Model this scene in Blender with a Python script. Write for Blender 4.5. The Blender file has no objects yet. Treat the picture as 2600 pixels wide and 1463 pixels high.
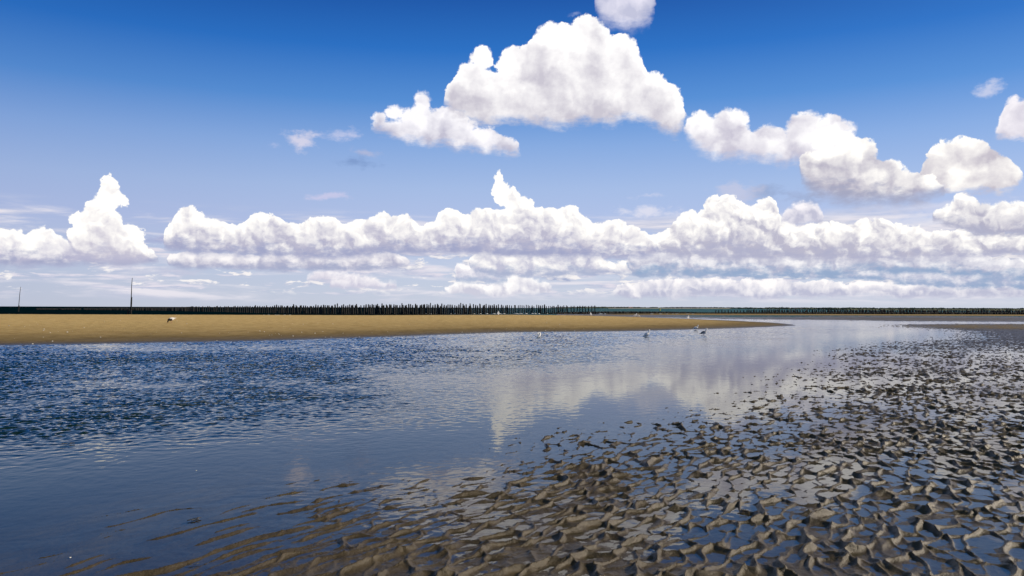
import bpy, bmesh, math, random
import numpy as np
from mathutils import Vector, Matrix, Euler

# ------------------------------------------------------------------ camera
C = bpy.context.scene
COL = C.collection
CAM_H = 1.4
F = 2022.0                       # focal length in photo pixels (photo 2600 wide)
PITCH = math.atan(50.2 / F)
ROLL = 0.0029
cam_data = bpy.data.cameras.new("camera")
cam_data.sensor_width = 36.0
cam_data.lens = F / 2600.0 * 36.0
cam_data.clip_start = 0.1
cam_data.clip_end = 60000
cam = bpy.data.objects.new("camera", cam_data)
COL.objects.link(cam)
CAM_M = Matrix.Rotation(math.pi / 2 + PITCH, 4, 'X') @ Matrix.Rotation(ROLL, 4, 'Z')
cam.matrix_world = Matrix.Translation((0, 0, CAM_H)) @ CAM_M
C.camera = cam

def ray(x, v):
    d = CAM_M.to_3x3() @ Vector((x - 1300.0, 731.5 - v, -F))
    return d.normalized()

def ground(x, v, z=0.0):
    """world point at height z seen at photo pixel x, v"""
    d = ray(x, v)
    t = (z - CAM_H) / d.z
    return Vector((d.x * t, d.y * t, z))

def at(x, v, Y):
    d = ray(x, v)
    t = Y / d.y
    return Vector((d.x * t, Y, CAM_H + d.z * t))

# ------------------------------------------------------------------ light
SUN_AZ, SUN_EL = math.radians(77), math.radians(30)      # azimuth clockwise from the view direction (+Y)
sun_data = bpy.data.lights.new("sun", 'SUN')
sun_data.energy = 4.6
sun_data.angle = math.radians(0.6)
sun_data.color = (1.0, 0.87, 0.68)
sun = bpy.data.objects.new("sun", sun_data)
COL.objects.link(sun)
sdir = Vector((math.sin(SUN_AZ) * math.cos(SUN_EL), math.cos(SUN_AZ) * math.cos(SUN_EL), math.sin(SUN_EL)))
sun.rotation_euler = sdir.to_track_quat('Z', 'Y').to_euler()
C.view_settings.view_transform = 'Standard'
C.view_settings.look = 'None'
C.view_settings.exposure = 0.0
C.view_settings.gamma = 1.0
C.cycles.max_bounces = 6
C.cycles.transparent_max_bounces = 12
C.cycles.use_denoising = True
C.cycles.caustics_reflective = False
C.cycles.caustics_refractive = False

# ------------------------------------------------------------------ node helper
class S:
    """a node socket with arithmetic"""
    nt = None
    def __init__(s, sock): s.s = sock
    @staticmethod
    def math(op, *a, clamp=False):
        n = S.nt.nodes.new('ShaderNodeMath'); n.operation = op; n.use_clamp = clamp
        for i, v in enumerate(a):
            if isinstance(v, S): S.nt.links.new(v.s, n.inputs[i])
            else: n.inputs[i].default_value = v
        return S(n.outputs[0])
    def __add__(s, o): return S.math('ADD', s, o)
    __radd__ = __add__
    def __sub__(s, o): return S.math('SUBTRACT', s, o)
    def __rsub__(s, o): return S.math('SUBTRACT', o, s)
    def __mul__(s, o): return S.math('MULTIPLY', s, o)
    __rmul__ = __mul__
    def __truediv__(s, o): return S.math('DIVIDE', s, o)
    def min(s, o): return S.math('MINIMUM', s, o)
    def max(s, o): return S.math('MAXIMUM', s, o)
    def abs(s): return S.math('ABSOLUTE', s)
    def clamp(s): return S.math('ADD', s, 0.0, clamp=True)
    def pow(s, p): return S.math('POWER', s, p)

def new(t, **kw):
    n = S.nt.nodes.new(t)
    for k, v in kw.items(): setattr(n, k, v)
    return n
def put(v, sock):
    if isinstance(v, S): S.nt.links.new(v.s, sock)
    else: sock.default_value = v
def sstep(x, a, b):
    n = new('ShaderNodeMapRange', interpolation_type='SMOOTHSTEP')
    put(x, n.inputs[0]); put(a, n.inputs[1]); put(b, n.inputs[2])
    return S(n.outputs[0])
def lin(x, a, b, c=0.0, d=1.0):
    n = new('ShaderNodeMapRange')
    put(x, n.inputs[0]); put(a, n.inputs[1]); put(b, n.inputs[2]); put(c, n.inputs[3]); put(d, n.inputs[4])
    return S(n.outputs[0])
def vec(x, y, z=0.0):
    n = new('ShaderNodeCombineXYZ')
    put(x, n.inputs[0]); put(y, n.inputs[1]); put(z, n.inputs[2]); return S(n.outputs[0])
def xyz(v):
    n = new('ShaderNodeSeparateXYZ'); put(v, n.inputs[0]); return S(n.outputs[0]), S(n.outputs[1]), S(n.outputs[2])
def noise(v, scale, detail=4.0, rough=0.5, dims='3D', dist=0.0, col=False):
    n = new('ShaderNodeTexNoise', noise_dimensions=dims)
    if v is not None: put(v, n.inputs['Vector'])
    n.inputs['Scale'].default_value = scale; n.inputs['Detail'].default_value = detail
    n.inputs['Roughness'].default_value = rough; n.inputs['Distortion'].default_value = dist
    return S(n.outputs[1 if col else 0])
def voronoi(v, scale, detail=2.0, rough=0.5, dims='2D', feature='F1'):
    n = new('ShaderNodeTexVoronoi', voronoi_dimensions=dims, feature=feature, normalize=False)
    put(v, n.inputs['Vector']); n.inputs['Scale'].default_value = scale
    n.inputs['Detail'].default_value = detail; n.inputs['Roughness'].default_value = rough
    return S(n.outputs[0])
def mix(f, a, b):
    n = new('ShaderNodeMix', data_type='RGBA', clamp_factor=True)
    put(f, n.inputs[0]); put(a, n.inputs[6]); put(b, n.inputs[7]); return S(n.outputs[2])
def mulc(a, b):
    n = new('ShaderNodeMix', data_type='RGBA', blend_type='MULTIPLY'); n.inputs[0].default_value = 1
    put(a, n.inputs[6]); put(b, n.inputs[7]); return S(n.outputs[2])
def ramp(f, pts):
    n = new('ShaderNodeValToRGB'); r = n.color_ramp
    while len(r.elements) < len(pts): r.elements.new(0.5)
    for e, (p, c) in zip(r.elements, pts): e.position = p; e.color = (*c[:3], 1)
    put(f, n.inputs[0]); return S(n.outputs[0])
def srgb(r, g, b):
    f = lambda c: (c / 255 / 12.92) if c <= 10 else ((c / 255 + 0.055) / 1.055) ** 2.4
    return (f(r), f(g), f(b), 1.0)

# ------------------------------------------------------------------ sky: physical sky with cumulus banks
AZ0, AZR, EL0, ELR = -42.0, 84.0, -20.0, 60.0
def azel(x, v):
    d = ray(x, v)
    return math.degrees(math.atan2(d.x, d.y)), math.degrees(math.asin(d.z))
def curve(u, pts):
    """a profile over azimuth; pts are (azimuth, elevation)"""
    n = new('ShaderNodeFloatCurve'); c = n.mapping.curves[0]
    n.mapping.use_clip = False
    pts = sorted(((a - AZ0) / AZR, (e - EL0) / ELR) for a, e in pts)
    c.points[0].location = pts[0]; c.points[1].location = pts[-1]
    for p in pts[1:-1]: c.points.new(*p)
    for p in c.points: p.handle_type = 'AUTO_CLAMPED'
    n.mapping.update()
    put(u, n.inputs[1])
    return S(n.outputs[0]) * ELR + EL0

def build_sky():
    w = bpy.data.worlds.new("World"); w.use_nodes = True
    nt = w.node_tree; nt.nodes.clear(); S.nt = nt
    BG = 0.1
    sky = new('ShaderNodeTexSky', sky_type='NISHITA')
    sky.sun_disc = False; sky.sun_elevation = SUN_EL; sky.sun_rotation = SUN_AZ
    sky.air_density = 1.0; sky.dust_density = 0.6; sky.ozone_density = 2.0
    tc = new('ShaderNodeTexCoord')
    d = S(tc.outputs['Generated'])
    x, y, z = xyz(d)
    az = S.math('ARCTAN2', x, y) * (180 / math.pi)
    el = S.math('ARCSINE', z) * (180 / math.pi)
    # deep blue graded sky: the physical sky, tinted by elevation
    grade = ramp(lin(el, 0, 40), [(p / 40, tuple(k / BG for k in srgb(*c)[:3])) for p, c in SKY_GRADE])
    base = mulc(mix(0.88, mulc(S(sky.outputs[0]), (0.7, 0.9, 1.25, 1)), grade), mix(sstep(az, -45, 0), (0.86, 0.86, 0.9, 1), (1, 1, 1, 1)))
    P = vec(az, el)
    def add(a, b, s=1.0):
        n = new('ShaderNodeVectorMath', operation='MULTIPLY_ADD')
        put(b, n.inputs[0]); n.inputs[1].default_value = (s, s, s); put(a, n.inputs[2]); return S(n.outputs[0])
    def off(a, dx, dy):
        n = new('ShaderNodeVectorMath', operation='ADD'); put(a, n.inputs[0]); n.inputs[1].default_value = (dx, dy, 0); return S(n.outputs[0])
    wob = off(noise(P, 0.45, 4, 0.55, '2D', col=True), -0.5, -0.5)
    wobf = off(noise(P, 2.2, 4, 0.6, '2D', col=True), -0.5, -0.5)
    Pw = add(add(P, wob, 1.6), wobf, 0.35)
    def puff(p, sc, det=3.0): return 1.0 - voronoi(p, sc, det, 0.42)
    big = puff(Pw, 0.42); big_s = puff(off(Pw, 0.45, 0.5), 0.42)
    sml = puff(Pw, 0.95); sml_s = puff(off(Pw, 0.22, 0.25), 0.95)
    s1 = noise(Pw, 0.30, 3, 0.5, '2D'); s1s = noise(off(Pw, 0.7, 0.7), 0.30, 3, 0.5, '2D')
    s2 = noise(Pw, 0.75, 3, 0.5, '2D'); s2s = noise(off(Pw, 0.3, 0.32), 0.75, 3, 0.5, '2D')
    Lb = (big - big_s) * 0.35 + (s1 - s1s) * 1.1; Ls = (sml - sml_s) * 0.4 + (s2 - s2s) * 1.0
    wx, wy, _ = xyz(wob); fx, fy, _ = xyz(wobf)
    soft = noise(P, 0.30, 5, 0.55, '2D')                          # broad soft shade
    softf = noise(off(vec(az, el * 2.2), 40, 3), 0.9, 6, 0.6, '2D')
    fine = noise(P, 3.2, 5, 0.62, '2D')
    col = base
    def U(a): return lin(a, AZ0, AZ0 + AZR)
    # flat, broken cloud field towards the horizon
    def field(col, sx, sy, thr_lo, ox, lo, hi, cover, lit, dark, wid=0.10):
        n1 = noise(off(vec(az * sx, el * sy), ox, 5), 1.0, 7, 0.58, '2D', 0.2)
        n2 = noise(off(vec(az * sx + 0.12, el * sy + 0.22), ox, 5), 1.0, 7, 0.58, '2D', 0.2)
        band = sstep(el, lo, lo + 0.8) * (1.0 - sstep(el, hi - 1.2, hi))
        cv = cover
        m = sstep(n1 + cv, thr_lo, thr_lo + wid) * band
        sh = (0.5 + (n1 - n2) * 5.0).clamp()
        return mix(m, col, mix(sh, dark, lit))
    W = lambda *c: tuple(k / BG for k in srgb(*c)[:3]) + (1,)
    right = lin(az, -32, 32)
    col = field(col, 0.10, 0.9, 0.52, 3, 0.1, 7.0, right * 0.16 + 0.03, W(232, 229, 238), W(198, 202, 222), 0.25)
    col = field(col, 0.22, 1.9, 0.53, 27, 0.5, 5.0, right * 0.04 - 0.02, W(226, 222, 234), W(170, 182, 212), 0.12)
    col = field(col, 0.42, 1.5, 0.55, 11, 0.7, 4.6, right * 0.10 - 0.045, W(248, 244, 244), W(168, 178, 208), 0.08)
    # thin veils
    def blob(cx, cy, rx, ry, amp=0.5):
        a, e = azel(cx, cy)
        k = math.degrees(1 / F)
        dx = (az - a + wx * 1.0) / (rx * k); dy = (el - e + wy * 0.8 + fy * .3) / (ry * k)
        r = S.math('SQRT', dx * dx + dy * dy)
        return sstep(1.0 - r + (soft - 0.5) * 1.2 + (softf - .5) * 1.6, 0.05, 0.95) * amp
    def wisp(col, cx, cy, rx, ry, amp, c):
        return mix(blob(cx, cy, rx, ry, amp), col, c)
    for a in WISPS: col = wisp(col, *a[:5], W(*a[5]))

    def layer(col, prof, small, lit, dark, soft_top=0.10, soft_base=0.5, jag=0.5, shade=0.0, tl=0.45, basej=0.6, dark2=None, warp=0.45, gain=1.9, balls=()):
        T, B = [], []
        for (x, t, b) in prof:
            T.append(azel(x, t)); B.append(azel(x, b + (9 if small else 4)))
        a0, e0 = T[0]; a1, e1 = T[-1]
        m0 = (e0 + B[0][1]) / 2; m1 = (e1 + B[-1][1]) / 2
        T = [(AZ0, m0 - 3), (a0 - 0.8, m0 - 3)] + T + [(a1 + 0.8, m1 - 3), (AZ0 + AZR, m1 - 3)]
        B = [(AZ0, m0 + 3), (a0 - 0.8, m0 + 3)] + B + [(a1 + 0.8, m1 + 3), (AZ0 + AZR, m1 + 3)]
        u = U(az + wx * warp + fx * 0.25)
        t = curve(u, T); b = curve(u, B)
        pf, L = (sml, Ls) if small else (big, Lb)
        e = el + wy * warp
        amp = 0.55 if small else 1.0
        st = t - e + (pf - 0.62) * jag * amp + (sml - 0.62) * (0.0 if small else 0.45) + (fine - 0.5) * (0.22 if small else 0.28)
        k = math.degrees(1 / F)
        for (cx, cy, rx, ry) in balls:
            a_, e_ = azel(cx, cy)
            dx = (az + wx * warp + fx * .25 - a_) / (rx * k); dy = (e - e_) / (ry * k)
            q = (1.0 - S.math('SQRT', dx * dx + dy * dy)) * (min(rx, ry) * k) + (sml - 0.6) * 0.3 + (fine - 0.5) * 0.3
            st = S.math('SMOOTH_MAX', st, q, 0.15)
        sb = (e - b) + (softf - 0.5) * basej * 2 + (soft - 0.5) * basej
        alpha = sstep(st, 0.0, ((softf - 0.38).max(0.0) * 3.2 + 0.7) * (soft_top * 1.35)) * sstep(sb, -soft_base * 0.7, soft_base * 0.6)
        hgt = ((e - b) / (t - b).max(0.3)).clamp()
        rim = 1.0 - sstep(st, 0.0, 1.6 * amp)                       # bright thin top edges
        s = 0.5 + L * gain * (0.75 if small else 1.0) + (hgt - 0.5) * tl * (2.1 if small else 1.5) + (soft - 0.5) * 0.9 + shade + rim * 0.25 - (softf - 0.5) * 0.25 + (fine - 0.5) * 0.25
        hot = tuple(k * 1.10 for k in W(*lit)[:3]) + (1,)
        c = mix(s.clamp(), W(*dark), hot)
        if dark2: c = mix(sstep(0.42 - hgt + (softf - 0.5) * 0.9, 0.0, 0.45) * 0.9, c, W(*dark2))
        return mix(alpha, col, c)
    for prof, kw in CLOUDS: col = layer(col, prof, **kw)
    # behind the viewer and overhead: scattered cloud
    n3 = noise(d, 2.2, 8, 0.58, '3D', 0.3)
    back = sstep(az.abs(), 46.0, 60.0).max(sstep(el, 24.0, 34.0))
    col = mix(sstep(n3, 0.55, 0.68) * back * 0.9, col, W(225, 223, 230))
    bg = new('ShaderNodeBackground'); put(col, bg.inputs[0]); bg.inputs[1].default_value = BG
    out = new('ShaderNodeOutputWorld'); nt.links.new(bg.outputs[0], out.inputs[0])
    C.world = w
    w.cycles.sampling_method = 'MANUAL'; w.cycles.sample_map_resolution = 256

SKY_GRADE = [(0, (206, 212, 228)), (2.5, (198, 208, 231)), (6, (184, 197, 233)), (8.5, (170, 192, 232)), (11.5, (139, 174, 227)), (14.5, (86, 144, 215)), (18, (34, 111, 197)), (22, (6, 76, 162)), (25, (10, 78, 146)), (32, (26, 78, 104)), (40, (30, 70, 88))]
WH = (255, 252, 247)
WISPS = [(760, 352, 55, 30, .75, (228, 222, 236)), (705, 370, 30, 14, .4, (200, 205, 235)), (870, 345, 60, 24, .6, (214, 214, 238)), (925, 388, 50, 14, .6, (190, 190, 215)), (900, 412, 60, 26, .55, (112, 140, 190)),
         (825, 497, 60, 11, .5, (222, 212, 236)), (1640, 538, 110, 18, .8, (228, 228, 242)), (1650, 497, 60, 9, .4, (220, 220, 240)), (1090, 605, 30, 20, .5, (160, 165, 205)),
         (2505, 228, 34, 20, .9, (200, 208, 236)), (1950, 488, 60, 26, .75, (150, 168, 205)), (1870, 490, 90, 34, .6, (205, 205, 226)), (1462, 35, 22, 8, .3, (200, 210, 240)), (2050, 500, 70, 40, .8, (160, 175, 210)), (2330, 530, 260, 16, .5, (215, 218, 238)), (2300, 562, 200, 14, .5, (228, 228, 240)),
         (150, 670, 170, 14, .5, (190, 195, 222)), (400, 605, 30, 22, .6, (160, 165, 205)), (360, 690, 110, 14, .6, (185, 192, 218)), (470, 690, 60, 16, .6, (196, 198, 220))]
def _c(prof, **kw):
    d = dict(small=False, lit=WH, dark=(202, 198, 212)); d.update(kw); return (prof, d)
CLOUDS = [
 # low banks, far to near
 _c([(1560,722,742),(1640,705,745),(1760,700,742),(1900,706,744),(2050,700,742),(2150,712,740),(2300,706,742),(2450,700,744),(2600,708,742),(2750,704,742)], small=True, dark=(190,192,214), lit=(248,244,244), soft_base=.3, basej=.3, jag=.8, shade=-.05),
 _c([(840,700,716),(900,690,722),(960,700,722),(1010,712,722)], small=True, lit=(244,240,242), dark=(206,204,222), soft_top=.3, soft_base=.3, basej=.3),
 _c([(1130,718,734),(1180,708,738),(1240,716,740),(1300,690,738),(1360,700,736),(1400,712,730)], small=True, lit=(250,247,246), dark=(206,206,222), soft_top=.2, soft_base=.3, basej=.3),
 _c([(1620,660,694),(1700,650,694),(1850,668,696),(2000,672,696),(2200,668,700),(2400,660,722),(2600,664,722),(2760,668,720)], small=True, dark=(180,186,212), lit=(246,243,244), soft_base=.2, basej=.25, dark2=(150,172,205), jag=.9),
 _c([(780,690,700),(830,680,702),(900,686,700)], small=True, lit=(240,236,240), dark=(205,202,220), soft_top=.3, basej=.3),
 _c([(1160,665,705),(1210,668,706),(1260,662,708),(1290,690,704)], small=True, lit=(250,247,247), dark=(205,204,222), soft_top=.2, basej=.3, dark2=(170,185,212)),
 _c([(430,640,664),(500,634,672),(620,640,674),(760,632,676),(900,634,676),(1000,640,672),(1040,650,664)], small=True, dark=(186,186,208), lit=(246,242,242), basej=.25, soft_base=.3, dark2=(165,172,202)),
 _c([(1200,640,680),(1280,628,690),(1360,632,694),(1440,622,692),(1500,628,690),(1560,660,688),(1640,640,690),(1700,650,690)], small=True, dark=(196,196,216), basej=.25, soft_base=.25, dark2=(170,180,208)),
 _c([(1600,628,684),(1700,620,688),(1830,612,690),(1980,626,692),(2130,616,688),(2300,622,680),(2450,632,690),(2600,640,700),(2760,640,700)], small=True, dark=(186,188,210), lit=(248,246,246), basej=.25, soft_base=.3, dark2=(146,170,204), jag=.9),
 _c([(-260,590,655),(-100,570,660),(0,578,662),(35,566,664),(70,580,664),(115,570,664),(150,592,664),(200,600,662),(290,610,664),(360,612,660),(400,640,652)], small=True, dark=(192,190,212), dark2=(160,166,198), basej=.25, jag=.8),
 _c([(170,590,600),(195,590,640),(222,570,655),(240,550,658),(256,540,658),(276,540,658),(298,545,658),(312,560,658),(336,590,658),(352,606,656),(372,614,654),(382,630,650)], small=True, balls=((276,470,24,27),(272,494,32,28),(272,512,34,30),(254,536,38,34),(222,562,42,30),(268,570,46,44),(312,510,20,15),(324,598,42,34),(200,600,40,26)), dark=(206,202,216), warp=.18, jag=.55, shade=-.04, dark2=(182,182,208), basej=.2, soft_top=.07),
 _c([(414,600,612),(424,560,622),(448,548,628),(482,520,632),(505,545,634),(555,548,636),(580,565,636),(612,566,640),(636,542,642),(672,530,644),(704,540,644),(732,562,646),(768,562,648),(792,544,648),(832,540,646),(872,560,644),(905,556,642),(940,545,640),(985,534,636),(1005,548,636),(1030,536,634),(1062,560,634),(1100,560,632),(1122,530,632),(1152,526,634),(1176,540,634),(1212,524,636),(1250,526,640),(1290,520,642),(1316,510,642),(1345,516,644),(1382,518,644),(1422,520,644),(1456,516,644),(1484,540,644),(1522,556,644),(1562,552,644),(1605,570,642),(1650,584,640),(1690,592,630)], small=True, dark=(190,188,208), dark2=(160,166,200), warp=.16, balls=((1268,454,18,26),(1272,480,27,32),(1276,500,28,34),(1292,505,34,32),(1330,522,34,26),(672,566,42,34),(812,572,44,32),(480,560,42,38),(1000,566,32,26),(1140,552,32,26)), jag=.6, basej=.25, soft_top=.08, shade=.0),
 _c([(1670,600,630),(1700,570,640),(1738,532,644),(1772,528,646),(1802,494,648),(1850,488,648),(1900,506,650),(1940,494,650),(1968,500,650),(1976,536,650),(2002,548,650),(2040,560,650),(2100,556,650),(2152,556,652),(2204,542,652),(2256,556,652),(2302,564,650),(2360,572,646),(2420,578,646),(2500,580,642),(2600,576,640),(2760,570,640)], small=True, dark=(190,188,206), dark2=(176,178,204), warp=.3, jag=1.0, basej=.3, soft_top=.1, gain=2.4),
 _c([(1984,545,552),(2012,512,556),(2052,502,558),(2092,532,552)], small=True, dark=(196,196,216), lit=(244,240,244), soft_top=.25),
 _c([(2366,530,540),(2400,508,560),(2450,484,580),(2500,500,590),(2552,508,592),(2600,494,592),(2700,480,592),(2760,490,590)], small=True, dark=(182,180,200), dark2=(176,178,202), soft_top=.15, jag=.9),
 # the high cumulus
 _c([(2520,330,336),(2542,280,340),(2566,228,340),(2600,226,342),(2660,240,345),(2760,300,340)], dark=(196,192,210), lit=(240,236,242), soft_top=.25),
 _c([(1738,300,330),(1750,282,345),(1768,276,365),(1800,286,385),(1830,284,392),(1858,272,394),(1884,300,392),(1912,318,394),(1952,318,400),(1994,322,408),(2014,284,400),(2060,288,412),(2104,290,420),(2152,306,408),(2192,340,376),(2202,356,362)], dark=(204,200,216), lit=(248,246,248), balls=((1780,322,46,44),(1850,318,56,50),(1950,348,60,34),(2045,330,56,50),(2110,340,62,48)), soft_top=.22, soft_base=.9, warp=.25, jag=.5),
 _c([(2330,440,448),(2366,362,468),(2402,350,474),(2440,334,478),(2482,332,480),(2512,350,482),(2552,370,478),(2584,394,462),(2598,420,440)], dark=(198,192,204), soft_top=.14, warp=.2, jag=.55),
 _c([(2032,392,440),(2060,376,480),(2102,362,500),(2152,352,508),(2202,352,510),(2228,380,510),(2270,402,510),(2304,412,508),(2344,430,498),(2384,448,480),(2400,462,470)], dark=(182,178,196), balls=((2170,392,56,44),(2100,415,50,44),(2250,440,56,34),(2060,405,28,26)), dark2=(164,168,194), soft_top=.12, soft_base=1.1, warp=.25, jag=.55, shade=.05),
 _c([(940,304,310),(952,294,322),(986,290,332),(1002,290,342),(1030,284,346),(1046,275,352),(1078,270,356),(1100,270,360),(1130,262,362),(1152,260,364),(1186,292,366),(1206,312,370),(1244,306,374),(1274,328,380),(1304,342,386),(1322,366,378)], dark=(196,194,212), lit=(246,244,248), soft_top=.2, soft_base=.7, warp=.2, jag=.5, balls=((1072,258,30,32),(1000,285,30,26),(965,300,26,20),(1125,290,44,30),(1190,320,40,22),(1060,300,50,40))),
 _c([(1512,-80,10),(1540,-90,42),(1600,-90,60),(1640,-90,46),(1664,-60,0)], dark=(196,198,222), lit=(226,224,238), soft_top=.5, soft_base=1.2),
 _c([(1124,240,246),(1140,206,272),(1168,164,292),(1202,150,302),(1228,150,308),(1258,160,304),(1284,142,294),(1312,116,302),(1350,82,302),(1402,60,312),(1442,48,312),(1472,56,304),(1496,38,302),(1532,58,306),(1548,76,302),(1592,84,292),(1612,108,292),(1630,146,296),(1654,184,304),(1682,192,322),(1710,206,332),(1722,234,328),(1738,262,300),(1744,272,282)], dark=(204,200,212), lit=(255,253,252), soft_top=.13, soft_base=.8, warp=.16, jag=.45, shade=.04, gain=1.3, balls=((1222,148,38,36),(1196,190,40,40),(1165,240,42,40),(1310,170,62,54),(1402,118,62,60),(1492,100,62,60),(1580,140,50,52),(1655,225,50,46),(1700,262,40,50))),
]
build_sky()

# ------------------------------------------------------------------ numeric noise for the land forms
_rng = np.random.RandomState(7)
_perm = _rng.permutation(512).astype(np.int64)
_perm = np.concatenate([_perm, _perm])
_ga = _rng.rand(512) * 2 * np.pi
_GX, _GY = np.cos(_ga), np.sin(_ga)
def _h(ix, iy): return _perm[(_perm[ix & 511] + iy) & 511]
def perlin(x, y):
    ix = np.floor(x).astype(np.int64); iy = np.floor(y).astype(np.int64)
    fx = x - ix; fy = y - iy
    u = fx * fx * fx * (fx * (fx * 6 - 15) + 10); v = fy * fy * fy * (fy * (fy * 6 - 15) + 10)
    def g(a, b):
        k = _h(ix + a, iy + b); return _GX[k] * (fx - a) + _GY[k] * (fy - b)
    a = g(0, 0); b = g(1, 0); c = g(0, 1); d = g(1, 1)
    a = a + u * (b - a); c = c + u * (d - c)
    return (a + v * (c - a)) * 1.5
def fbm(x, y, o=3, r=0.5):
    s = 0; a = 1
    for i in range(o):
        s = s + a * perlin(x * 2 ** i + 17.3 * i, y * 2 ** i - 9.1 * i); a *= r
    return s
_j1 = _rng.rand(512); _j2 = _rng.rand(512)
def cells(x, y):
    ix = np.floor(x).astype(np.int64); iy = np.floor(y).astype(np.int64)
    f1 = np.full(x.shape, 9.0); f2 = f1.copy(); x1 = np.zeros(x.shape); x2 = x1.copy(); y1 = x1.copy(); y2 = x1.copy()
    for a in (-1, 0, 1):
        for b in (-1, 0, 1):
            k = _h(ix + a, iy + b)
            dx = ix + a + 0.1 + 0.8 * _j1[k] - x; dy = iy + b + 0.1 + 0.8 * _j2[k] - y
            d = np.sqrt(dx * dx + dy * dy)
            a1 = d < f1; a2 = (~a1) & (d < f2)
            x2 = np.where(a1, x1, np.where(a2, dx, x2)); y2 = np.where(a1, y1, np.where(a2, dy, y2))
            f2 = np.where(a1, f1, np.where(a2, d, f2))
            x1 = np.where(a1, dx, x1); y1 = np.where(a1, dy, y1); f1 = np.where(a1, d, f1)
    return f1, f2, np.abs(x2 - x1) / (np.hypot(x2 - x1, y2 - y1) + 1e-6)
def nstep(x, a, b):
    t = np.clip((x - a) / (b - a), 0, 1); return t * t * (3 - 2 * t)

def spline_field(pts):
    """smooth field through (photo x, photo y, value) sites on the ground, over bearing and log distance"""
    P = []
    for x, v, b in pts:
        g = ground(x, v); P.append((g.x / g.y, 0.55 * math.log(g.y), b))
    P = np.array(P); n = len(P)
    def k(r2): return np.where(r2 > 0, 0.5 * r2 * np.log(r2 + 1e-12), 0)
    d2 = ((P[:, None, :2] - P[None, :, :2]) ** 2).sum(-1)
    A = np.zeros((n + 3, n + 3)); A[:n, :n] = k(d2) + np.eye(n) * 2e-3
    A[:n, n] = 1; A[:n, n + 1:] = P[:, :2]; A[n:, :n] = A[:n, n:].T
    w = np.linalg.solve(A, np.concatenate([P[:, 2], np.zeros(3)]))
    lo, hi = P[:, 2].min(), P[:, 2].max()
    def f(X, Y):
        u = np.clip(X / np.maximum(Y, .5), -1.0, 1.0); l = 0.55 * np.log(np.maximum(Y, 2.0))
        s = w[n] + w[n + 1] * u + w[n + 2] * l
        for i in range(n): s = s + w[i] * k((u - P[i, 0]) ** 2 + (l - P[i, 1]) ** 2)
        return np.clip(s, lo, hi)
    return f

LEVEL = spline_field([
 (0,1463,-.022),(300,1463,-.017),(-300,1463,-.04),(0,1380,-.04),(300,1330,-.026),(600,1330,-.016),(900,1240,-.019),(600,1463,-.004),(1000,1400,-.003),(1300,1463,-.001),
 (1000,1190,-.042),(1300,1170,-.021),(1550,1100,-.027),(1800,1060,-.027),(1500,1250,-.008),(1800,1250,-.010),(1700,1400,-.004),(2100,1400,-.003),(2500,1440,-.002),
 (2100,1200,-.007),(2500,1200,-.007),(2200,1100,-.011),(2500,1000,-.014),(2250,1000,-.016),(2000,1010,-.025),(2080,950,-.026),(2130,890,-.026),(2250,870,-.024),
 (2350,900,-.019),(2550,900,-.018),(2900,900,-.015),(2400,858,-.020),(2550,850,-.004),(2600,835,.010),(2450,831,.010),(2320,825,.007),(2600,823.2,.008),(2200,824,-.02),(2900,830,.012),
 (0,1200,-.12),(0,1000,-.2),(500,950,-.2),(600,1150,-.075),(1000,1000,-.15),(1300,1060,-.09),(1300,900,-.2),(1700,950,-.1),(1900,880,-.1),(2100,840,-.09),(2230,838,-.06),
 (1500,1000,-.1),(2000,818,-.05),(2300,820,-.03),(2600,820.5,-.025),(2000,812,-.002),(2300,816,.001),(2600,817.5,.002),(2600,804,-.003),(2000,804,-.003),(1850,804,-.003),(1850,812,-.01),(0,885,-.1),(-400,1000,-.2),(-400,1300,-.1),(1450,800,.006),(1600,803,.006),(1700,803,0)])
CHOP = spline_field([
 (0,880,1),(600,876,1),(0,1000,1),(500,1000,.95),(500,1060,.5),(500,1110,.18),(0,1080,.7),(0,1140,.3),(0,1220,.08),(500,1200,.06),(900,960,.85),(900,1040,.35),(900,1100,.1),
 (1300,860,.9),(1300,900,.8),(1300,980,.16),(1300,1060,.06),(1640,860,.7),(1600,900,.28),(1500,940,.13),(1750,880,.18),(1700,950,.06),(1900,840,.45),(2000,835,.4),(2000,880,.10),(2150,850,.1),
 (2300,840,.03),(1900,1000,.04),(2200,900,.03),(2100,828,.25),(2100,819,.1),(2600,820,.04),(2600,812,.5),(2000,810,.5),(2600,803,.45),(1800,806,.4),
 (0,1400,.03),(1000,1300,.13),(1000,1200,.05),(2000,1300,.03),(2600,1300,.03),(2600,1000,.03),(1300,1440,.12),(1500,1300,.10),(-400,1000,1),(-400,1300,.1)])

BAR = np.array([(-60,10),(-18.5,28.8),(-10.5,32.7),(-5.5,38),(0,45.4),(8.2,49),(19.3,60),(23.5,66),(25.2,70.5),(25.8,80),(25.4,93),(23,103),(10,108),(-20,106),(-90,104),(-160,104),(-160,10)], float)
def poly_dist(X, Y, P):
    """signed distance, positive inside"""
    d = np.full(X.shape, 1e9); inside = np.zeros(X.shape, bool)
    for i in range(len(P)):
        a = P[i]; b = P[(i + 1) % len(P)]
        e = b - a; t = np.clip(((X - a[0]) * e[0] + (Y - a[1]) * e[1]) / (e @ e), 0, 1)
        d = np.minimum(d, np.hypot(X - a[0] - t * e[0], Y - a[1] - t * e[1]))
        c = ((a[1] > Y) != (b[1] > Y)) & (X < e[0] * (Y - a[1]) / (e[1] + 1e-12) + a[0])
        inside ^= c
    return np.where(inside, d, -d)

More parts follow.
